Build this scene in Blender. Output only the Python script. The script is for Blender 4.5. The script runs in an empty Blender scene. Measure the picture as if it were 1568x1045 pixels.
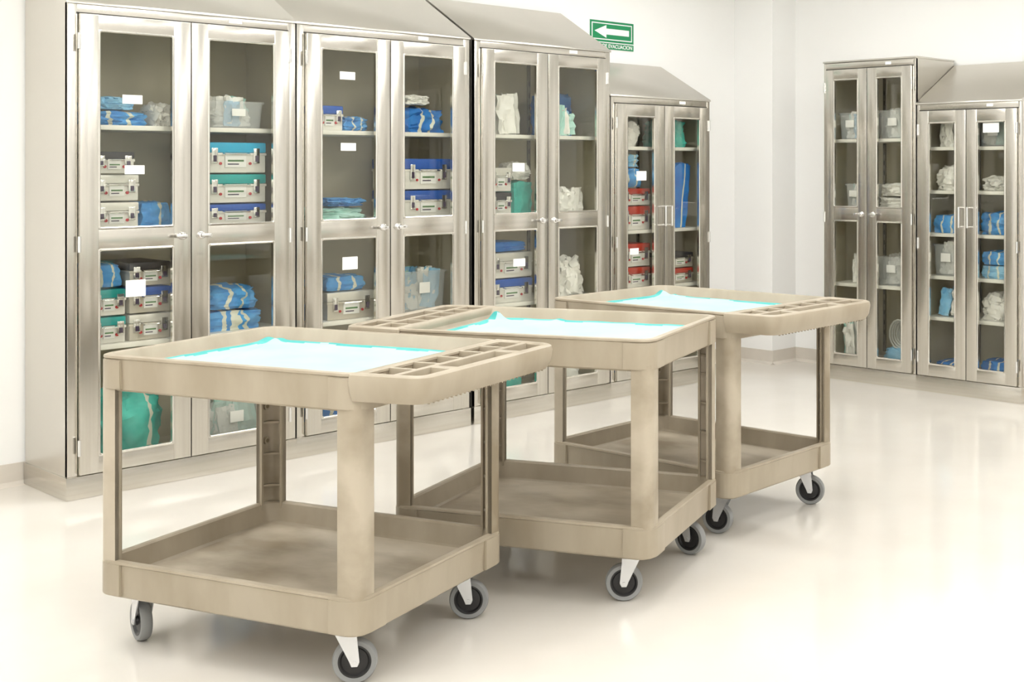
import bpy, bmesh, math, random
from mathutils import Vector, Matrix, noise
R=math.radians
sc=bpy.context.scene
sc.view_settings.view_transform='Standard'
sc.view_settings.look='None'
sc.view_settings.exposure=0.0

# ------------------------------------------------------------------ materials
def lin(c):
    return tuple(((x/255.0)/12.92 if x/255.0<=0.04045 else ((x/255.0+0.055)/1.055)**2.4) for x in c)
MATS={}
def mat(name,c,rough=0.5,metal=0.0,c2=None,scale=(4,4,4),nscale=1.0,detail=4,bump=0.0,spec=0.5,alpha=None,contrast=(0.3,0.7),rough2=None,coat=0.0):
    if name in MATS: return MATS[name]
    m=bpy.data.materials.new(name); m.use_nodes=True
    nt=m.node_tree; b=nt.nodes['Principled BSDF']
    b.inputs['Base Color'].default_value=(*lin(c),1)
    b.inputs['Roughness'].default_value=rough
    b.inputs['Metallic'].default_value=metal
    b.inputs['Specular IOR Level'].default_value=spec
    if coat: b.inputs['Coat Weight'].default_value=coat; b.inputs['Coat Roughness'].default_value=0.12
    c2=c2 or tuple(min(255,x*0.94) for x in c)
    tc=nt.nodes.new('ShaderNodeTexCoord'); mp=nt.nodes.new('ShaderNodeMapping')
    mp.inputs['Scale'].default_value=scale
    nz=nt.nodes.new('ShaderNodeTexNoise'); nz.inputs['Scale'].default_value=nscale; nz.inputs['Detail'].default_value=detail
    rp=nt.nodes.new('ShaderNodeValToRGB')
    rp.color_ramp.elements[0].position=contrast[0]; rp.color_ramp.elements[1].position=contrast[1]
    rp.color_ramp.elements[0].color=(*lin(c2),1); rp.color_ramp.elements[1].color=(*lin(c),1)
    L=nt.links.new
    L(tc.outputs['Object'],mp.inputs['Vector']); L(mp.outputs['Vector'],nz.inputs['Vector'])
    L(nz.outputs['Fac'],rp.inputs['Fac']); L(rp.outputs['Color'],b.inputs['Base Color'])
    if rough2 is not None:
        mr=nt.nodes.new('ShaderNodeMapRange'); mr.inputs['To Min'].default_value=rough; mr.inputs['To Max'].default_value=rough2
        L(nz.outputs['Fac'],mr.inputs['Value']); L(mr.outputs['Result'],b.inputs['Roughness'])
    if bump:
        bp=nt.nodes.new('ShaderNodeBump'); bp.inputs['Strength'].default_value=bump; bp.inputs['Distance'].default_value=0.01
        L(nz.outputs['Fac'],bp.inputs['Height']); L(bp.outputs['Normal'],b.inputs['Normal'])
    if alpha is not None: b.inputs['Alpha'].default_value=alpha
    MATS[name]=m
    return m
def glassmat(name,tint,refl=0.9):
    m=bpy.data.materials.new(name); m.use_nodes=True
    nt=m.node_tree; nt.nodes.clear()
    o=nt.nodes.new('ShaderNodeOutputMaterial'); t=nt.nodes.new('ShaderNodeBsdfTransparent'); g=nt.nodes.new('ShaderNodeBsdfGlossy')
    g.inputs['Roughness'].default_value=0.02; g.inputs['Color'].default_value=(refl,refl,refl,1)
    t.inputs['Color'].default_value=(*lin(tint),1)
    f=nt.nodes.new('ShaderNodeFresnel')
    ge=nt.nodes.new('ShaderNodeNewGeometry'); mr=nt.nodes.new('ShaderNodeMapRange')
    mr.inputs['To Min'].default_value=1.45; mr.inputs['To Max'].default_value=1/1.45
    mx=nt.nodes.new('ShaderNodeMixShader'); L=nt.links.new
    L(ge.outputs['Backfacing'],mr.inputs['Value']); L(mr.outputs['Result'],f.inputs['IOR'])
    L(f.outputs['Fac'],mx.inputs['Fac']); L(t.outputs[0],mx.inputs[1]); L(g.outputs[0],mx.inputs[2]); L(mx.outputs[0],o.inputs['Surface'])
    MATS[name]=m; return m

STEEL=mat('brushed_stainless',(210,206,198),0.22,1.0,c2=(200,196,188),scale=(60,60,.5),nscale=1.0,detail=1)
STEELH=mat('brushed_stainless_rail',(212,208,200),0.22,1.0,c2=(202,198,190),scale=(.5,.5,60),nscale=1.0,detail=1)
SIDE=mat('satin_steel_panel',(214,210,202),0.34,0.9,c2=(208,204,196),scale=(2,2,.5),nscale=1.0,detail=1)
TRIM=mat('polished_trim',(226,223,216),0.18,1.0)
INNER=mat('cabinet_interior_steel',(208,201,178),0.42,0.2,c2=(190,183,160),scale=(3,3,1))
SHELF=mat('shelf_steel',(244,242,234),0.35,0.1)
GASKET=mat('dark_gasket',(52,48,42),0.6)
SLOT=mat('shelf_standard',(112,105,90),0.5,0.4)
GLASS=glassmat('cabinet_glass',(248,248,245))
LABEL=mat('paper_label',(252,252,250),0.6)
CHROME=mat('chrome',(240,240,240),0.12,1.0)
PLAST=mat('beige_cart_plastic',(172,161,142),0.42,c2=(158,146,126),scale=(7,7,2.5),nscale=1.0,detail=8,contrast=(0.36,0.64),bump=0.05)
PLASTF=mat('beige_cart_plastic_worn',(184,173,154),0.4,c2=(142,129,108),scale=(3,5,4),nscale=1.0,detail=10,contrast=(0.36,0.62),bump=0.05)
PDARK=mat('cart_plastic_recess',(120,106,84),0.6)  # darker plastic tone: shade of the leg holes painted as flat discs
TIRE=mat('grey_rubber_tire',(146,147,146),0.55)
HUB=mat('black_wheel_hub',(30,29,30),0.4)
ZINC=mat('zinc_caster_fork',(225,226,228),0.25,0.6)
BLUE=mat('blue_sms_wrap',(96,176,236),0.8,c2=(52,132,208),scale=(9,9,9),bump=0.25)
BLUED=mat('royal_blue_wrap',(34,134,214),0.75,c2=(20,98,186),scale=(9,9,9),bump=0.25)
BLUEL=mat('pale_blue_wrap',(164,214,242),0.8,c2=(124,190,232),scale=(9,9,9),bump=0.25)
TEAL=mat('teal_cloth',(84,204,190),0.85,c2=(46,166,154),scale=(9,9,9),bump=0.35)
MINT=mat('mint_cloth',(200,236,226),0.85,c2=(166,218,208),scale=(9,9,9),bump=0.3)
WHITE=mat('white_cloth',(250,249,244),0.8,c2=(236,234,227),scale=(14,14,14),bump=0.4)
TAPE=mat('indicator_tape',(226,228,210),0.6)
BIN=mat('clear_plastic_bin',(244,248,248),0.15,alpha=0.25)
CASE=mat('container_body',(242,240,233),0.35,0.1)
CASEG=mat('container_body_grey',(212,206,192),0.35,0.3)
LID_B=mat('lid_blue',(22,88,184),0.35); LID_T=mat('lid_teal',(6,168,166),0.35); LID_R=mat('lid_red',(190,52,32),0.4)
LID_K=mat('lid_black',(40,38,44),0.4); LID_C=mat('lid_cyan',(16,176,222),0.35); LID_W=mat('lid_silver',(236,234,226),0.3,0.3)
LATCH=mat('latch_dark',(70,56,84),0.4); REDP=mat('red_dot',(190,36,48),0.4); GREENP=mat('label_green_ink',(96,140,90),0.6)
TUBE=mat('clear_tubing',(235,236,230),0.3)
DRAPE=mat('teal_surgical_drape',(176,212,208),0.85,c2=(164,206,202),scale=(5,5,5),bump=0.1)
DEDGE=mat('drape_hem',(92,182,178),0.85,c2=(70,168,164),scale=(9,9,9),bump=0.2)  # same cloth, darker: fold shade at the edges put into the colour

# ------------------------------------------------------------------ mesh builder
def rr(cx,cy,hx,hy,r,n=6):
    pts=[]
    for (sx,sy,a0) in ((1,1,0),(-1,1,90),(-1,-1,180),(1,-1,270)):
        for i in range(n+1):
            a=R(a0+90*i/n); pts.append((cx+sx*(hx-r)+r*math.cos(a),cy+sy*(hy-r)+r*math.sin(a)))
    return pts
def dsh(x0,x1,w0,w1,r,r0=.004,n=8):
    """tapered D outline: sharp corners at x0 (half width w0), rounded at x1 (half width w1)"""
    pts=[]
    for i in range(n+1):
        a=R(90*i/n); pts.append((x1-r+r*math.cos(a),w1-r+r*math.sin(a)))
    pts+= [(x0+r0,w0),(x0,w0-r0),(x0,-w0+r0),(x0+r0,-w0)]
    for i in range(n+1):
        a=R(270+90*i/n); pts.append((x1-r+r*math.cos(a),-w1+r+r*math.sin(a)))
    return pts
class MB:
    def __init__(s): s.bm=bmesh.new(); s.mats=[]
    def mi(s,m):
        if m not in s.mats: s.mats.append(m)
        return s.mats.index(m)
    def add(s,t,m,M=None,keep=False,smooth=True):
        if not keep:
            k=s.mi(m)
            for f in t.faces: f.material_index=k
        if smooth:
            for f in t.faces: f.smooth=True
        if M is not None: t.transform(M)
        me=bpy.data.meshes.new('tmp'); t.to_mesh(me); t.free(); s.bm.from_mesh(me); bpy.data.meshes.remove(me)
    def box(s,x0,x1,y0,y1,z0,z1,m,bev=0.0,M=None,seg=2):
        t=bmesh.new(); bmesh.ops.create_cube(t,size=1)
        bmesh.ops.scale(t,vec=(abs(x1-x0),abs(y1-y0),abs(z1-z0)),verts=t.verts)
        bmesh.ops.translate(t,vec=((x0+x1)/2,(y0+y1)/2,(z0+z1)/2),verts=t.verts)
        if bev: bmesh.ops.bevel(t,geom=t.edges[:],offset=bev,segments=seg,affect='EDGES',profile=0.6)
        s.add(t,m,M)
    def prism(s,poly,z0,z1,m,M=None,bev=0.0):
        t=bmesh.new(); a=[t.verts.new((x,y,z0)) for x,y in poly]; b=[t.verts.new((x,y,z1)) for x,y in poly]
        n=len(poly)
        t.faces.new(a); t.faces.new(b)
        for i in range(n): t.faces.new((a[i],a[(i+1)%n],b[(i+1)%n],b[i]))
        bmesh.ops.recalc_face_normals(t,faces=t.faces)
        if bev: bmesh.ops.bevel(t,geom=t.edges[:],offset=bev,segments=2,affect='EDGES')
        s.add(t,m,M)
    def loft(s,rings,m,cap0=True,cap1=True,closed=False,M=None,capm=None):
        t=bmesh.new(); k=s.mi(m); kc=s.mi(capm) if capm else k
        V=[[t.verts.new((x,y,z)) for x,y in p] for p,z in rings]; n=len(V[0])
        prs=list(range(len(V)-1))
        for j in prs:
            for i in range(n): t.faces.new((V[j][i],V[j][(i+1)%n],V[j+1][(i+1)%n],V[j+1][i])).material_index=k
        if closed:
            for i in range(n): t.faces.new((V[-1][i],V[-1][(i+1)%n],V[0][(i+1)%n],V[0][i])).material_index=k
        else:
            if cap0: t.faces.new(V[0]).material_index=k
            if cap1: t.faces.new(V[-1]).material_index=kc
        bmesh.ops.recalc_face_normals(t,faces=t.faces)
        s.add(t,m,M,keep=True)
    def lathe(s,prof,m,M=None,n=32):
        t=bmesh.new(); V=[]
        for i in range(n):
            a=2*math.pi*i/n; V.append([t.verts.new((r*math.cos(a),r*math.sin(a),z)) for r,z in prof])
        for i in range(n):
            A=V[i];B=V[(i+1)%n]
            for j in range(len(prof)-1): t.faces.new((A[j],B[j],B[j+1],A[j+1]))
        bmesh.ops.remove_doubles(t,verts=t.verts,dist=1e-5)
        bmesh.ops.recalc_face_normals(t,faces=t.faces)
        s.add(t,m,M)
    def cyl(s,p,q,r,m,n=16,M=None,r2=None):
        p=Vector(p);q=Vector(q);d=q-p
        t=bmesh.new(); bmesh.ops.create_cone(t,cap_ends=True,segments=n,radius1=r,radius2=r if r2 is None else r2,depth=d.length)
        t.transform(Matrix.Translation((p+q)/2)@d.to_track_quat('Z','Y').to_matrix().to_4x4())
        s.add(t,m,M)
    def tube(s,pts,r,m,n=8,M=None):
        for a,b in zip(pts[:-1],pts[1:]): s.cyl(a,b,r,m,n,M)
    def blob(s,w,d,h,m,seed=0,amp=0.06,sq=0.35,tape=None,tapem=None,M=None,sub=14,lean=0):
        """cloth bundle resting on z=0"""
        t=bmesh.new(); bmesh.ops.create_cube(t,size=2)
        bmesh.ops.subdivide_edges(t,edges=t.edges[:],cuts=sub,use_grid_fill=True)
        k=s.mi(m); k2=s.mi(tapem) if tapem else k
        o=Vector((seed*3.7,seed*1.3,seed*7.1))
        for f in t.faces:
            f.material_index=k
            if tape:
                c=f.calc_center_median()
                for tx in tape:
                    if abs(c.x/2-tx)<0.04: f.material_index=k2
        for v in t.verts:
            c=v.co; sp=c.normalized()
            p=c.lerp(sp*1.25,sq)
            ns=noise.noise_vector(p*1.6+o)*amp*2.2+noise.noise_vector(p*4.5+o)*amp
            rid=abs(noise.noise(p*3.0+o*2))*amp*2
            p=p*(1-rid)+ns
            v.co=p
        xs=[v.co.x for v in t.verts]; ys=[v.co.y for v in t.verts]; 
        mx=(max(xs)+min(xs))/2; sx=(max(xs)-min(xs))/2; my=(max(ys)+min(ys))/2; sy=(max(ys)-min(ys))/2
        for v in t.verts: v.co.z=max(v.co.z,-0.82)
        zs=[v.co.z for v in t.verts]; z0=min(zs); zr=max(zs)-z0
        for v in t.verts:
            z=(v.co.z-z0)/zr*h
            v.co=Vector(((v.co.x-mx)/sx*w/2+lean*z,(v.co.y-my)/sy*d/2,z))
        s.add(t,m,M,keep=True)
    def obj(s,name,loc=(0,0,0),rot=0,M=None,angle=38):
        me=bpy.data.meshes.new(name); s.bm.to_mesh(me); s.bm.free()
        for m in s.mats: me.materials.append(m)
        me.set_sharp_from_angle(angle=R(angle))
        o=bpy.data.objects.new(name,me); sc.collection.objects.link(o)
        if M is not None: o.matrix_world=M
        else: o.location=loc; o.rotation_euler=(0,0,rot)
        return o

# ------------------------------------------------------------------ room
WALL=mat('white_wall_paint',(250,250,248),0.55,c2=(248,247,244),scale=(1,1,1))
CEIL=mat('white_ceiling',(248,248,246),0.8)
FLOOR=mat('cream_epoxy_floor',(226,221,212),0.12,c2=(221,215,205),scale=(2.5,2.5,2.5),detail=6,spec=0.6)
BASE=mat('cove_baseboard',(224,216,204),0.35)
X0,X1,Y0,Y1,H=-3.2,7.66,-3.2,6.17,3.1
def simple(name,x0,x1,y0,y1,z0,z1,m,bev=0):
    b=MB(); b.box(x0,x1,y0,y1,z0,z1,m,bev); return b.obj(name)
simple('floor',X0-.1,X1+.1,Y0-.1,Y1+.1,-.1,0,FLOOR)
simple('ceiling',X0-.1,X1+.1,Y0-.1,Y1+.1,H,H+.1,CEIL)
simple('wall_left',X0-.1,X1+.1,Y1,Y1+.1,0,H,WALL)
simple('wall_right',X1,X1+.1,Y0-.1,Y1,0,H,WALL)
simple('wall_back',X0-.1,X1,Y0-.1,Y0,0,H,WALL)
simple('wall_near',X0-.1,X0,Y0,Y1,0,H,WALL)
simple('wall_column',7.381,X1,5.81,Y1,0,H,WALL)
prof=[(0,0),(.035,0),(.018,.006),(.008,.018),(.006,.10),(0,.10)]
def cove_run(name,p,q,nrm):
    p=Vector(p);q=Vector(q);d=(q-p); n=Vector(nrm)
    b=MB(); t=bmesh.new()
    A=[t.verts.new(p+n*o+Vector((0,0,u))) for o,u in prof]; B=[t.verts.new(q+n*o+Vector((0,0,u))) for o,u in prof]
    t.faces.new(A);t.faces.new(B)
    for i in range(len(prof)): t.faces.new((A[i],A[(i+1)%len(prof)],B[(i+1)%len(prof)],B[i]))
    bmesh.ops.recalc_face_normals(t,faces=t.faces); b.add(t,BASE); b.obj(name)
cove_run('baseboard_left',(X0,Y1,0),(7.381,Y1,0),(0,-1,0))
cove_run('baseboard_right',(X1,Y0,0),(X1,5.81,0),(-1,0,0))
cove_run('baseboard_column',(7.381,5.80,0),(7.381,Y1,0),(-1,0,0))
cove_run('baseboard_column_side',(7.375,5.81,0),(X1,5.81,0),(0,-1,0))

# ------------------------------------------------------------------ cabinets
def cabinet(name,W,D,zf,zb,m,st,midrail,shelves,M,handle,labels):
    b=MB(); t=.018; zp=.10
    b.box(-.008,W+.008,-.012,D,0,zp,STEELH,.004)
    for x in (0,W-t):
        t_=bmesh.new(); pr=[(0,zp),(D,zp),(D,zb),(0,zf)]
        A=[t_.verts.new((x,y,z)) for y,z in pr];B=[t_.verts.new((x+t,y,z)) for y,z in pr]
        t_.faces.new(A);t_.faces.new(B)
        for i in range(4): t_.faces.new((A[i],A[(i+1)%4],B[(i+1)%4],B[i]))
        bmesh.ops.recalc_face_normals(t_,faces=t_.faces); b.add(t_,SIDE)
    b.box(t,W-t,D-.02,D,zp,zb-.01,INNER); 
    b.box(t,t+.004,.02,D-.02,zp+.01,zf-.03,INNER); b.box(W-t-.004,W-t,.02,D-.02,zp+.01,zf-.03,INNER)
    b.box(t,W-t,.005,D-.02,zp,zp+.02,INNER)
    b.box(t,W-t,.02,D-.02,zf-.05,zf-.035,INNER)
    t_=bmesh.new(); o=.012
    s=(zb-zf)/D
    pr=[(-o,zf-.0-s*o),(D,zb),(D,zb+.012),(-o,zf+.012-s*o)] 
    A=[t_.verts.new((-.006,y,z)) for y,z in pr];B=[t_.verts.new((W+.006,y,z)) for y,z in pr]
    t_.faces.new(A);t_.faces.new(B)
    for i in range(4): t_.faces.new((A[i],A[(i+1)%4],B[(i+1)%4],B[i]))
    bmesh.ops.recalc_face_normals(t_,faces=t_.faces); bmesh.ops.bevel(t_,geom=t_.edges[:],offset=.002,segments=1,affect='EDGES'); b.add(t_,SIDE)
    zt=zf-.045
    b.box(0,m,-.004,.02,zp,zf-.002,STEEL,.001); b.box(W-m,W,-.004,.02,zp,zf-.002,STEEL,.001)
    b.box(m,W-m,-.003,.02,zt,zf-.002,STEELH,.001)
    b.box(W/2-.02,W/2+.02,.0,.02,zp,zt,STEEL)
    b.box(m-.004,W-m+.004,-.0045,-.002,zt-.004,zt+.003,GASKET)
    dw=(W-2*m)/2
    for i in (0,1):
        a=m+i*dw+.002; c=a+dw-.004; z0=zp+.006; z1=zt-.004
        y0,y1=-.026,-.003
        rb=.075
        b.box(a,a+st,y0,y1,z0,z1,STEEL,.003); b.box(c-st,c,y0,y1,z0,z1,STEEL,.003)
        ranges=[]
        if midrail:
            zc=1.13; rails=[(z0,z0+rb),(zc-.045,zc+.045),(z1-.068,z1)]
        else: rails=[(z0,z0+rb),(z1-.075,z1)]
        for (p,q) in rails: b.box(a+st-.002,c-st+.002,y0+.0012,y1,p,q,STEELH,.002)
        for k in range(len(rails)-1): ranges.append((rails[k][1],rails[k+1][0]))
        for (p,q) in ranges:
            xa,xb=a+st,c-st
            b.box(xa-.004,xb+.004,-.012,-.008,p-.004,q+.004,GLASS)
            cx,cz=(xa+xb)/2,(p+q)/2; hx,hz=(xb-xa)/2,(q-p)/2
            MM=Matrix.Translation((cx,0,cz))@Matrix.Rotation(R(90),4,'X')
            b.loft([(rr(0,0,hx+.003,hz+.003,.010),.0272),(rr(0,0,hx-.003,hz-.003,.009),.0285),(rr(0,0,hx-.007,hz-.007,.008),.026),(rr(0,0,hx-.007,hz-.007,.008),.008),(rr(0,0,hx+.003,hz+.003,.010),.008)],TRIM,closed=True,M=MM)
        xh=a-.003 if i==0 else c+.003
        for zz in (z0+.12,(z0+z1)/2,z1-.12):
            b.cyl((xh,-.028,zz-.035),(xh,-.028,zz+.035),.007,CHROME,10)
    b.box(W/2-.002,W/2+.002,-.006,0,zp,zt,GASKET)
    if handle=='latch':
        for sg,xx in ((-1,W/2-.045),(1,W/2+.045)):
            zc=1.13
            MM=Matrix.Translation((xx,-.026,zc))@Matrix.Rotation(R(90),4,'X')
            b.lathe([(0,.022),(.012,.022),(.016,.018),(.019,0),(0,0)],CHROME,M=MM,n=20)
            b.box(min(xx-sg*.012,xx+sg*.04),max(xx-sg*.012,xx+sg*.04),-.062,-.046,zc-.009,zc+.009,CHROME,.005)
    else:
        for xx in (W/2-.03,W/2+.03):
            zz=1.13
            b.cyl((xx,-.065,zz-.065),(xx,-.065,zz+.065),.007,CHROME,12)
            for q in (-.06,.06): b.cyl((xx,-.026,zz+q),(xx,-.068,zz+q),.006,CHROME,12)
    for z in shelves:
        b.box(t+.006,W-t-.006,.035,D-.022,z-.022,z,SHELF,.002)
    for x in (m+dw*.5,W-m-dw*.5):
        b.box(x-.012,x+.012,D-.028,D-.02,zp+.05,zf-.08,SLOT)
        for k in range(26):
            zz=.2+k*.07
            if zz<zf-.12: b.box(x-.004,x+.004,D-.030,D-.0275,zz,zz+.03,GASKET)
    for (xa,xb,za,zb_) in labels: b.box(xa,xb,-.0145,-.0122,za,zb_,LABEL)
    b.box(W*.68,W*.74,-.0055,-.003,zf-.032,zf-.014,LABEL)
    return b.obj(name,M=M)
def ML(x): return Matrix.Translation((x,5.70,0))
def MRt(y): return Matrix.Translation((7.165,y,0))@Matrix.Rotation(R(-90),4,'Z')
D=.455
CAB={}
def defcab(k,M,*a,**kw):
    CAB[k]=M; return cabinet('steel_storage_cabinet',*a,M=M,**kw)
S4=[.655,1.17,1.635]
defcab('C1',ML(2.317),1.10,D,2.165,2.43,.042,.082,True,S4,handle='latch',labels=[(.235,.325,1.73,1.77),(.245,.335,1.415,1.455),(.25,.34,.865,.94)])
defcab('C2',ML(3.425),1.077,D,2.165,2.43,.042,.082,True,S4,handle='latch',labels=[(.24,.33,1.895,1.935),(.245,.335,1.53,1.57),(.255,.345,.92,.985)])
defcab('C3',ML(4.539),1.064,D,2.165,2.43,.042,.082,True,S4,handle='latch',labels=[(.27,.36,1.42,1.47),(.275,.365,.87,.915)])
defcab('C4',ML(5.611),.939,D,1.893,2.138,.032,.09,False,[.40,.67,1.04,1.577],handle='pull',labels=[(.22,.31,1.36,1.42),(.16,.24,.89,.93)])
defcab('CA',MRt(5.185),.73,.475,2.155,2.155,.02,.072,True,S4,handle='latch',labels=[])
defcab('CB',MRt(4.445),.735,.475,1.855,2.12,.02,.075,False,[.48,.745,1.02,1.295,1.575],handle='pull',labels=[(.48,.59,1.66,1.72)])
defcab('CD',MRt(1.9),1.08,.475,2.155,2.42,.042,.082,True,S4,handle='latch',labels=[])  # added out of view: its dark glass reflects in the steel fronts

# ------------------------------------------------------------------ contents
cnt=[0]
def place(b,name,cab,x,y,z,rot=0):
    return b.obj(name,M=CAB[cab]@Matrix.Translation((x,y,z+.0008))@Matrix.Rotation(R(rot),4,'Z'))
def container(cab,x,z,w,h,lid=None,body=None,d=.30,y=None,rot=0):
    lid=lid or LID_W; body=body or CASE
    b=MB(); lh=h*.36
    b.box(-w/2,w/2,0,d,0,h-lh,body,.006)
    b.box(-w/2-.004,w/2+.004,-.004,d+.004,h-lh-.012,h-lh,body,.003)
    b.box(-w/2-.003,w/2+.003,-.003,d+.003,h-lh+.001,h-.003,lid,.008)
    b.box(-w*.17,w*.17,-.006,0,h*.18,h*.55,LABEL,.001)
    b.box(-w*.13,w*.13,-.0068,-.0055,h*.36,h*.42,GREENP); b.box(-w*.13,w*.05,-.0068,-.0055,h*.26,h*.30,LATCH)
    for s in (-1,1):
        b.box(s*w*.34-.016,s*w*.34+.016,-.010,.0,h*.30,h*.80,CHROME,.003)
        b.box(s*w*.34-.008,s*w*.34+.008,-.014,-.009,h*.36,h*.56,LATCH,.002)
        b.cyl((s*w*.24,-.006,h*.30),(s*w*.24,0,h*.30),.007,REDP,10)
    b.tube([(-w*.2,-.004,h*.62),(-w*.2,-.026,h*.60),(w*.2,-.026,h*.60),(w*.2,-.004,h*.62)],.004,CHROME)
    return place(b,'sterilization_container',cab,x,.07 if y is None else y,z,rot)
def pack(cab,x,z,w,h,m=None,d=.26,tape=(-.2,.2),y=None,amp=.05,sq=.35,rot=0,name='wrapped_surgical_pack',lean=0):
    cnt[0]+=1; b=MB(); b.blob(w,d,h,m or BLUE,seed=cnt[0],amp=amp,sq=sq,tape=tape,tapem=TAPE,sub=13,lean=lean)
    return place(b,name,cab,x,.07+d/2 if y is None else y,z,rot)
def pouches(b,w,d,h,n,seed,mats=None,z=0):
    rnd=random.Random(seed); mats=mats or [WHITE,MINT,BLUEL]
    for i in range(n):
        ww=w*rnd.uniform(.3,.5); hh=h*rnd.uniform(.6,1.0)
        x=rnd.uniform(-w/2+ww/2,w/2-ww/2); y=-d/2+d*(i+.5)/n
        t=bmesh.new(); bmesh.ops.create_grid(t,x_segments=8,y_segments=8,size=.5)
        for v in t.verts:
            v.co=Vector((v.co.x*ww*(1-.18*abs(v.co.y)),0.03*noise.noise(Vector((v.co.x*4+i*3,v.co.y*4,seed)))-.004,(v.co.y+.5)*hh+.01*noise.noise(Vector((v.co.x*5,i,seed)))*(v.co.y+.5)))
        r=bmesh.ops.extrude_face_region(t,geom=t.faces[:]); 
        for v in [g for g in r['geom'] if isinstance(g,bmesh.types.BMVert)]:
            v.co.y+=.008
        bmesh.ops.recalc_face_normals(t,faces=t.faces)
        tl=rnd.uniform(-9,9)
        b.add(t,rnd.choice(mats),M=Matrix.Translation((x,y,z+ww*.5*abs(math.sin(R(tl)))))@Matrix.Rotation(R(tl),4,'Y')@Matrix.Rotation(R(rnd.uniform(-4,4)),4,'X'))
def pouchset(cab,x,z,w,h,d=.2,n=7,mats=None,seed=1):
    b=MB(); pouches(b,w,d,h,n,seed,mats,z=.001)
    return place(b,'sterile_pouch_stack',cab,x,.08+d/2,z)
def binn(cab,x,z,w,h,fill=1.15,d=.26,mats=None,seed=1):
    b=MB(); 
    b.loft([(rr(0,0,w/2-.012,d/2-.012,.02),0),(rr(0,0,w/2-.003,d/2-.003,.02),h-.012),(rr(0,0,w/2+.004,d/2+.004,.022),h-.011),(rr(0,0,w/2+.004,d/2+.004,.022),h),(rr(0,0,w/2-.005,d/2-.005,.02),h),(rr(0,0,w/2-.014,d/2-.014,.02),.004)],BIN)
    b.box(-.035,.035,-d/2-.004,-d/2-.0005,h*.45,h*.72,LABEL,.0005)
    pouches(b,w*.86,d*.8,h*fill,14,seed,mats,z=.008)
    b.blob(w*.84,d*.7,h*.75,(mats or [WHITE])[0],seed=seed,amp=.15,sub=9,M=Matrix.Translation((0,.0,.006)))
    return place(b,'plastic_storage_bin',cab,x,.075+d/2,z)
def bag(cab,x,z,w,h,m=None,d=.22,amp=.13,lean=0):
    return pack(cab,x,z,w,h,m or WHITE,d,tape=None,amp=amp,sq=.5,name='crumpled_linen_bundle',lean=lean)
b1,c1,d1=.655,1.17,1.635
Z0=.121
# C1
pack('C1',.265,d1,.30,.07,amp=.08); pack('C1',.24,d1+.0715,.22,.065,BLUEL,amp=.09,tape=None)
bag('C1',.475,d1,.10,.12)
container('C1',.245,c1,.20,.12); container('C1',.245,c1+.124,.20,.12); container('C1',.235,c1+.248,.18,.10,LID_K)
pack('C1',.435,c1,.16,.12,BLUE,tape=(.1,))
container('C1',.21,b1,.15,.12,LID_T); container('C1',.21,b1+.124,.15,.12,LID_T); pack('C1',.21,b1+.25,.16,.11,BLUE)
container('C1',.40,b1,.19,.12,LID_W,CASEG);container('C1',.40,b1+.124,.19,.12,LID_B,CASEG);container('C1',.40,b1+.248,.19,.11,LID_K,CASEG)
pack('C1',.33,Z0,.36,.33,TEAL,d=.30,tape=(.28,),amp=.1,sq=.6)
bag('C1',.645,d1,.09,.16); binn('C1',.84,d1,.28,.13,1.15,seed=3)
container('C1',.82,c1,.32,.10,LID_B); container('C1',.82,c1+.104,.32,.14,LID_T); container('C1',.82,c1+.248,.32,.15,LID_C)
pack('C1',.83,b1,.34,.10,BLUE,tape=(-.2,.0,.2)); pack('C1',.83,b1+.1015,.32,.12,BLUE,sq=.6,tape=(-.1,.2),amp=.08)
binn('C1',.83,Z0,.33,.20,1.2,seed=4,mats=[WHITE,MINT]); 
# C2
container('C2',.23,d1,.16,.13,LID_B); pack('C2',.41,d1,.17,.08,BLUE,amp=.09)
pack('C2',.32,c1,.34,.07,MINT,tape=None,amp=.12); pack('C2',.36,c1+.0715,.26,.045,BLUE,tape=None,amp=.12)
container('C2',.36,b1,.28,.145,LID_W,CASEG); pack('C2',.34,b1+.148,.26,.08,BLUE)
pack('C2',.17,b1,.07,.08,BLUED,tape=None); pack('C2',.3,Z0,.28,.22,BLUED); bag('C2',.8,Z0,.28,.25)
pack('C2',.84,d1,.30,.15,BLUED,amp=.09,tape=(-.1,.15)); bag('C2',.80,d1+.152,.20,.06)
container('C2',.85,c1,.31,.15,LID_B); container('C2',.85,c1+.154,.31,.17,LID_B)
binn('C2',.83,b1,.31,.22,1.1,seed=5)
# C3
pouchset('C3',.32,d1,.30,.24,n=14,mats=[WHITE,MINT,MINT,WHITE],seed=6)
container('C3',.25,c1,.16,.13,LID_K); container('C3',.25,c1+.134,.16,.14,LID_W); pack('C3',.43,c1,.16,.2,TEAL,tape=None,sq=.2); bag('C3',.43,c1+.2015,.15,.11)
container('C3',.33,b1,.32,.14,LID_B); container('C3',.33,b1+.144,.32,.15,LID_W); pack('C3',.33,b1+.297,.28,.06,BLUED,tape=None)
pack('C3',.3,Z0,.3,.25,TEAL,tape=None); bag('C3',.8,Z0,.28,.25)
pouchset('C3',.78,d1,.24,.19,d=.1,n=8,mats=[MINT,WHITE,BLUEL],seed=8)
b=MB(); b.blob(.32,.10,.29,BLUED,seed=77,amp=.06,sub=12); place(b,'wrapped_surgical_pack','C3',.85,.30,d1)
pouchset('C3',.82,c1,.28,.15,n=12,mats=[WHITE],seed=9)
bag('C3',.82,b1,.28,.25,amp=.17)
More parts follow.
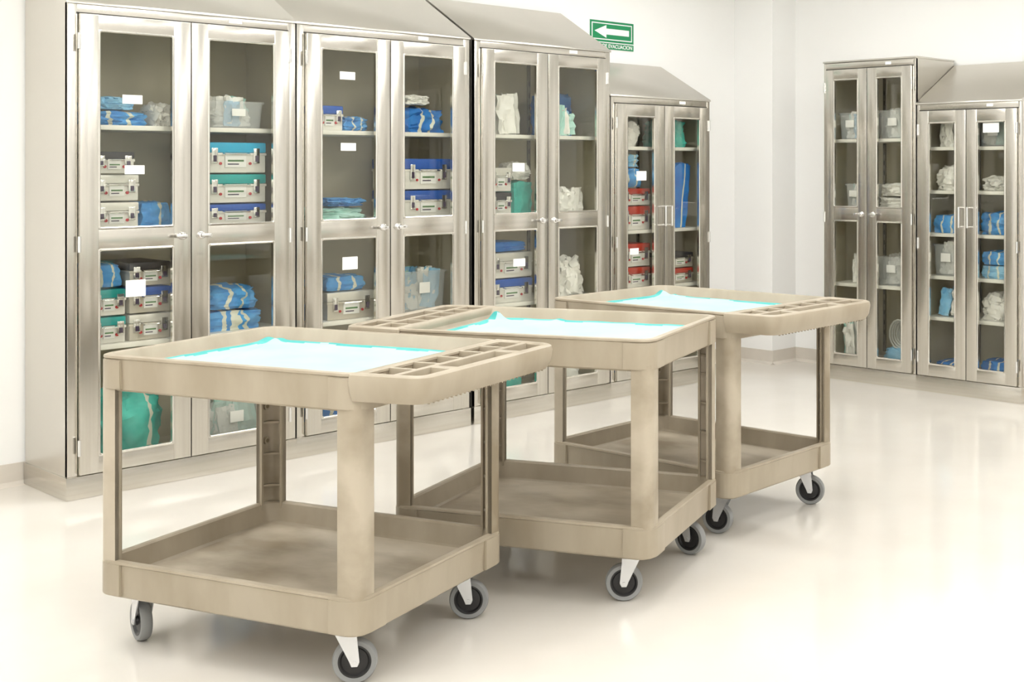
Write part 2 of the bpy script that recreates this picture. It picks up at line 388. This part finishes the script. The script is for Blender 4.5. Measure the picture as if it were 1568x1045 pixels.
# C4
bag('C4',.26,1.577,.21,.19); pack('C4',.28,1.04+.275,.22,.13,BLUE); pack('C4',.27,1.04+.4065,.18,.09,BLUEL,amp=.09)
container('C4',.30,1.04,.26,.155,LID_R); container('C4',.30,1.199,.26,.11,LID_R)
container('C4',.30,.67,.26,.13,LID_R); container('C4',.30,.804,.26,.15,LID_R)
container('C4',.30,.40,.26,.13,LID_R); container('C4',.72,.40,.26,.13,LID_B)
pack('C4',.70,1.577,.23,.20,TEAL,tape=None,amp=.1); pack('C4',.70,1.04,.20,.44,BLUED,d=.14,tape=(.2,),sq=.15,lean=.12,amp=.04)
container('C4',.72,.67,.26,.10,LID_R,CASEG); container('C4',.72,.774,.26,.10,LID_K,CASEG); pack('C4',.3,Z0,.26,.18,BLUE); bag('C4',.7,Z0,.26,.2)
# CA
binn('CA',.16,d1,.20,.18,1.1,seed=11); binn('CA',.50,d1,.23,.19,1.05,seed=12)
binn('CA',.19,c1,.15,.16,1.0,seed=13); pack('CA',.49,c1,.25,.08,WHITE,tape=None,amp=.1); pack('CA',.49,c1+.0815,.24,.09,WHITE,tape=None,amp=.1)
pouchset('CA',.19,b1,.16,.24,n=9,mats=[WHITE],seed=14); binn('CA',.49,b1,.24,.19,1.05,seed=15,mats=[WHITE])
pouchset('CA',.17,Z0,.18,.32,n=10,mats=[WHITE,WHITE,MINT],seed=16)
b=MB(); b.blob(.20,.2,.12,BLUEL,seed=41,sub=10,amp=.1)
for k in range(5):
    rad=.075-.006*k; pts=[(rad*math.cos(t*.42),-.03+.02*k,.20+rad*1.3*math.sin(t*.42)) for t in range(16)]
    b.tube(pts,.006,TUBE)
b.blob(.18,.12,.30,WHITE,seed=42,sub=10,amp=.15,M=Matrix.Translation((0,.1,0)))
place(b,'coiled_tubing_bag','CA',.49,.20,Z0)
# CB
pouchset('CB',.17,1.575,.18,.19,n=10,mats=[WHITE],seed=21); binn('CB',.50,1.575,.21,.15,1.1,seed=22)
bag('CB',.165,1.295,.21,.17); bag('CB',.50,1.295,.22,.10,amp=.17)
pack('CB',.165,1.02,.22,.12,BLUE); pack('CB',.50,1.02,.22,.15,BLUE,amp=.08)
binn('CB',.165,.745,.20,.20,1.05,seed=23,mats=[WHITE]); pack('CB',.50,.745,.21,.085,BLUEL); pack('CB',.50,.8315,.20,.09,BLUE)
pouchset('CB',.17,.48,.18,.19,n=9,mats=[BLUEL,WHITE,WHITE],seed=24); bag('CB',.50,.48,.22,.18)
pack('CB',.165,Z0,.2,.07,BLUED); pack('CB',.50,Z0,.22,.11,BLUED)

# ------------------------------------------------------------------ carts
def caster(b,x,y,ax,top):
    a=R(ax); off=.028
    tx,ty=-math.sin(a)*off,math.cos(a)*off
    b.box(x-.04,x+.04,y-.035,y+.035,top-.005,top+.012,ZINC,.002)
    b.cyl((x,y,top-.018),(x,y,top-.004),.026,ZINC,20)
    Rr=.0625
    M=Matrix.Translation((x+tx,y+ty,Rr))@Matrix.Rotation(a,4,'Z')@Matrix.Rotation(R(90),4,'Y')
    b.lathe([(.044,-.015),(.058,-.0165),(.0615,-.011),(.0625,0),(.0615,.011),(.058,.0165),(.044,.015)],TIRE,M=M,n=40)
    b.lathe([(0,-.019),(.013,-.019),(.015,-.012),(.036,-.010),(.041,-.0155),(.046,-.0155),(.046,.0155),(.041,.0155),(.036,.010),(.015,.012),(.013,.019),(0,.019)],HUB,M=M,n=40)
    b.cyl((0,0,-.028),(0,0,.028),.006,ZINC,12,M=M)
    for s in (-1,1):
        F=Matrix.Translation((x,y,0))@Matrix.Rotation(a,4,'Z')
        pl=[(-.026,top-.018),(.034,top-.018),(off+.014,Rr+.002),(off+.008,Rr-.011),(off-.008,Rr-.011),(off-.014,Rr+.004)]
        t=bmesh.new(); xx=s*.0235
        A=[t.verts.new((xx-.0015,p,q)) for p,q in pl];B=[t.verts.new((xx+.0015,p,q)) for p,q in pl]
        t.faces.new(A);t.faces.new(B)
        for i in range(len(pl)): t.faces.new((A[i],A[(i+1)%len(pl)],B[(i+1)%len(pl)],B[i]))
        bmesh.ops.recalc_face_normals(t,faces=t.faces); b.add(t,ZINC,M=F)
    b.box(-.025,.025,-.026,.034,top-.021,top-.016,ZINC,.001,M=F)
def legpoly(cx,cy,a,bb,Rd,t,n=6):
    o=[(cx-a,cy)]+[(cx-Rd+Rd*math.sin(R(90*i/n)),cy-Rd+Rd*math.cos(R(90*i/n))) for i in range(n+1)]+[(cx,cy-bb)]
    ri=max(Rd-t,.002)
    i_=[(cx-t,cy-bb)]+[(cx-Rd+ri*math.sin(R(90*i/n)),cy-Rd+ri*math.cos(R(90*i/n))) for i in range(n,-1,-1)]+[(cx-a,cy-t)]
    return o+i_
def cart(cx,cy,rot,casters):
    b=MB(); HL,HW=.480,.378; r=.055
    for (zb,zt,zf,mm) in ((.165,.275,.205,PLASTF),(.780,.887,.843,PLAST)):
        b.loft([(rr(0,0,HL-.03,HW-.03,r-.02),zb+.012),
                (rr(0,0,HL-.024,HW-.024,r-.02),zb),
                (rr(0,0,HL-.012,HW-.012,r-.01),zb),
                (rr(0,0,HL-.006,HW-.006,r),zb+.006),
                (rr(0,0,HL-.002,HW-.002,r),zt-.012),
                (rr(0,0,HL+.002,HW+.002,r),zt-.008),
                (rr(0,0,HL+.001,HW+.001,r),zt-.002),
                (rr(0,0,HL-.004,HW-.004,r),zt),
                (rr(0,0,HL-.018,HW-.018,r-.01),zt),
                (rr(0,0,HL-.024,HW-.024,r-.015),zt-.005),
                (rr(0,0,HL-.034,HW-.034,r-.015),zf+.006),
                (rr(0,0,HL-.042,HW-.042,r-.02),zf)],PLAST,cap0=True,cap1=True,capm=mm)
        for k in range(-3,4):
            b.box(k*.12-.004,k*.12+.004,-HW+.04,HW-.04,zb+.008,zb+.02,PLAST)
    for sx in (-1,1):
        for sy in (-1,1):
            f=lambda pl:[(sx*x,sy*y) for x,y in pl]
            LX,LY=HL-.003,HW-.003; a_,b_=.070,.070
            b.prism(f(legpoly(LX,LY,a_,b_,.036,.015)),.206,.80,PLASTF)
            b.prism(f([(LX-a_,LY-.001),(LX-a_,LY-.024),(LX-a_+.008,LY-.024),(LX-a_+.008,LY-.001)]),.206,.80,PLAST)
            b.prism(f([(LX-.001,LY-b_),(LX-.024,LY-b_),(LX-.024,LY-b_+.008),(LX-.001,LY-b_+.008)]),.206,.80,PLAST)
            b.prism(f(legpoly(HL+.005,HW+.005,.105,.125,.06,.02)),.172,.268,PLAST,bev=.0025)
            b.prism(f(legpoly(HL+.004,HW+.004,.105,.125,.06,.02)),.786,.874,PLAST,bev=.0025)
            for zz in (.33,.44,.55,.66,.73):
                b.prism(f([(LX-.014,LY-b_+.004),(LX-.014,LY-.014),(LX-a_+.004,LY-.014),(LX-a_+.01,LY-.022),(LX-.026,LY-.044)]),zz,zz+.007,PLAST)
            for zz in (.49,.61):
                c=Vector((sx*(LX-.015),sy*(LY-.042),zz)); b.cyl(c,c+Vector((-sx*.010,0,0)),.013,PLAST,16); b.cyl(c+Vector((-sx*.0095,0,0)),c+Vector((-sx*.011,0,0)),.007,PDARK,16)
    h0,h1=.448,.684
    w0,w1=.386,.372
    b.loft([(dsh(h0+.006,h1-.020,w0-.010,w1-.014,.045),.812),(dsh(h0+.004,h1-.006,w0-.002,w1-.004,.05),.836),(dsh(h0,h1,w0,w1,.055),.870),(dsh(h0+.002,h1-.003,w0-.003,w1-.003,.053),.884),(dsh(h0+.006,h1-.011,w0-.011,w1-.011,.048),.8885),
            (dsh(h0+.026,h1-.026,w0-.030,w1-.028,.030),.8885),(dsh(h0+.031,h1-.031,w0-.035,w1-.033,.027),.883),(dsh(h0+.031,h1-.031,w0-.035,w1-.033,.027),.820),(dsh(h0+.026,h1-.028,w0-.030,w1-.03,.03),.812)],PLAST,closed=True)
    xi0,xi1=.476,h1-.030
    b.box(.562,.584,-.345,.345,.836,.887,PLAST,.005)
    b.box(xi0,.565,-.345,.345,.834,.840,PLAST)
    for yy in (-.235,-.12,.0,.12,.235): b.box(xi0,.566,yy-.008,yy+.008,.838,.886,PLAST,.003)
    for yy in (-.17,.17): b.box(.58,xi1+.008,yy-.02,yy+.02,.838,.886,PLAST,.004)
    for k in range(-14,15): b.box(xi1+.001,h1-.022,k*.022-.002,k*.022+.002,.808,.822,PLAST)
    for (x,y,ax) in casters: caster(b,x,y,ax-rot,.165)
    return b.obj('utility_cart',loc=(cx,cy,0),rot=R(rot))
mx_,my_=.375,.275
cart(2.177,3.553,-71,[(.362,-.285,232),(mx_,.28,225),(-.395,-my_,-8),(-mx_,my_,19)])
cart(3.155,3.454,114,[(-mx_,my_,45),(-mx_,-my_,192),(mx_,-my_,24),(mx_,my_,24)])
cart(4.100,3.665,-86,[(mx_,-my_,20),(mx_,.30,208),(-mx_,-my_,4),(-mx_,my_,4)])

# drapes
def drape(cx,cy,rot,seed,bump,fold):
    b=MB(); t=bmesh.new(); nx,ny=120,94; hx,hy=.430,.328
    V=[]
    km=b.mi(DRAPE); kh=b.mi(DEDGE)
    for i in range(nx+1):
        row=[]
        for j in range(ny+1):
            u=-1+2*i/nx; v=-1+2*j/ny
            e=max(abs(u),abs(v))
            p=Vector((u*2.2+seed,v*2.2,seed))
            wob=.008*noise.noise(p*1.5)
            x=u*(hx-.012)+ (wob if abs(u)>.8 else 0); y=v*(hy-.012)+(wob if abs(v)>.8 else 0)
            z=.8440+.001*(noise.noise(p)+1)*.5
            edge=max(0,(e-.92)/.08)
            z+=.007*math.sin(min(edge,1)*math.pi*.75)*(0.7+.4*noise.noise(p*2))
            fd=(u*fold[0]+v*fold[1]-fold[2]+.05*noise.noise(p*1.2))/.03
            z+=.005*math.exp(-fd*fd)
            for (bu,bv,bh,br) in bump:
                dd=((u-bu)**2+((v-bv)*1.3)**2)/br**2
                z+=bh*math.exp(-dd)*(1+.5*noise.noise(p*3))
            row.append(t.verts.new((x,y,max(z,.8438)))); 
        V.append(row)
    for i in range(nx):
        for j in range(ny):
            f=t.faces.new((V[i][j],V[i+1][j],V[i+1][j+1],V[i][j+1]))
            u=-1+2*(i+.5)/nx; v=-1+2*(j+.5)/ny
            f.material_index=kh if max(abs(u),abs(v))+.05*noise.noise(Vector((u*4,v*4,seed)))>.925 else km
    r=bmesh.ops.extrude_face_region(t,geom=t.faces[:])
    for g in r['geom']:
        if isinstance(g,bmesh.types.BMVert): g.co.z+=.0015
    bmesh.ops.recalc_face_normals(t,faces=t.faces)
    b.add(t,DRAPE,keep=True); return b.obj('surgical_drape',loc=(cx,cy,0),rot=R(rot),angle=60)
drape(2.177,3.553,-71,1.3,[(-.93,.88,.012,.09)],(.96,.28,-.60))
drape(3.155,3.454,114,4.1,[(.92,-.82,.030,.07),(.86,-.62,.012,.12)],(.9,-.3,.62))
drape(4.100,3.665,-86,7.7,[(-.92,.88,.022,.08),(-.82,.75,.010,.14)],(.95,.2,-.55))

# ------------------------------------------------------------------ evacuation sign
GREEN=mat('sign_green',(14,140,88),0.4); SW=mat('sign_white',(250,250,250),0.4)
sx0,sx1,sz0,sz1=5.875,6.296,2.235,2.432
yw=6.17
b=MB()
b.box(sx0,sx1,yw-.004,yw-.0005,sz0,sz1,SW,.001)
b.box(sx0+.004,sx1-.004,yw-.0055,yw-.004,sz0+.004,sz0+.045,GREEN)
b.box(sx0+.004,sx1-.004,yw-.0055,yw-.004,sz0+.052,sz1-.004,GREEN)
b.box(sx0+.02,sx1-.02,yw-.006,yw-.0055,sz0+.066,sz1-.018,SW)
b.box(sx0+.028,sx1-.028,yw-.0065,yw-.006,sz0+.073,sz1-.025,GREEN)
cz=(sz0+.073+sz1-.025)/2; L0=sx0+.045; L1=sx1-.05
pl=[(L0,cz),(L0+.11,cz+.043),(L0+.11,cz+.02),(L1,cz+.02),(L1,cz-.02),(L0+.11,cz-.02),(L0+.11,cz-.043)]
b.prism([(x,z) for x,z in pl],0,.001,SW,M=Matrix.Translation((0,yw-.0065,0))@Matrix.Rotation(R(90),4,'X'))
sign=b.obj('evacuation_route_sign')
tc=bpy.data.curves.new('sign_text','FONT'); tc.body='RUTA DE EVACUACION'; tc.size=.036; tc.align_x='CENTER'; tc.align_y='CENTER'; tc.extrude=.0004; tc.offset=.0006
to=bpy.data.objects.new('sign_text',tc); sc.collection.objects.link(to); tc.materials.append(SW)
to.location=((sx0+sx1)/2,yw-.0060,sz0+.0245); to.rotation_euler=(R(90),0,0); to.parent=sign
b=MB(); b.box(2.02,2.09,yw-.008,yw-.0005,1.33,1.45,LABEL,.003); b.box(2.045,2.065,yw-.011,yw-.008,1.37,1.41,SW,.001); b.obj('wall_switch')

# ------------------------------------------------------------------ lights (ceiling panels)
EM=bpy.data.materials.new('luminous_panel'); EM.use_nodes=True
pb=EM.node_tree.nodes['Principled BSDF']; pb.inputs['Emission Color'].default_value=(1,.998,.99,1); pb.inputs['Emission Strength'].default_value=11.2; pb.inputs['Base Color'].default_value=(.9,.9,.9,1)
for ix,x in enumerate((-1.4,1.0,3.4,5.8)):
    for iy,y in enumerate((-1.6,.6,2.7,4.7)):
        b=MB(); b.box(x-.6,x+.6,y-.32,y+.32,H-.03,H-.0005,EM); 
        for (p,q,r_,s_) in ((x-.63,x+.63,y-.35,y-.32),(x-.63,x+.63,y+.32,y+.35),(x-.63,x-.6,y-.32,y+.32),(x+.6,x+.63,y-.32,y+.32)):
            b.box(p,q,r_,s_,H-.04,H-.0005,CEIL)
        b.obj('ceiling_light_panel')
w=bpy.data.worlds.new('world'); sc.world=w; w.use_nodes=True
w.node_tree.nodes['Background'].inputs['Color'].default_value=(1,1,1,1); w.node_tree.nodes['Background'].inputs['Strength'].default_value=.5

# ------------------------------------------------------------------ camera
cd=bpy.data.cameras.new('camera'); cam=bpy.data.objects.new('camera',cd); sc.collection.objects.link(cam)
cd.sensor_width=36; cd.lens=45.0; cd.shift_x=-.1696; cd.shift_y=-.1706; cd.clip_start=.05
cam.location=(0,0,1.45); cam.rotation_euler=(R(90),0,R(-47.92))
sc.camera=cam
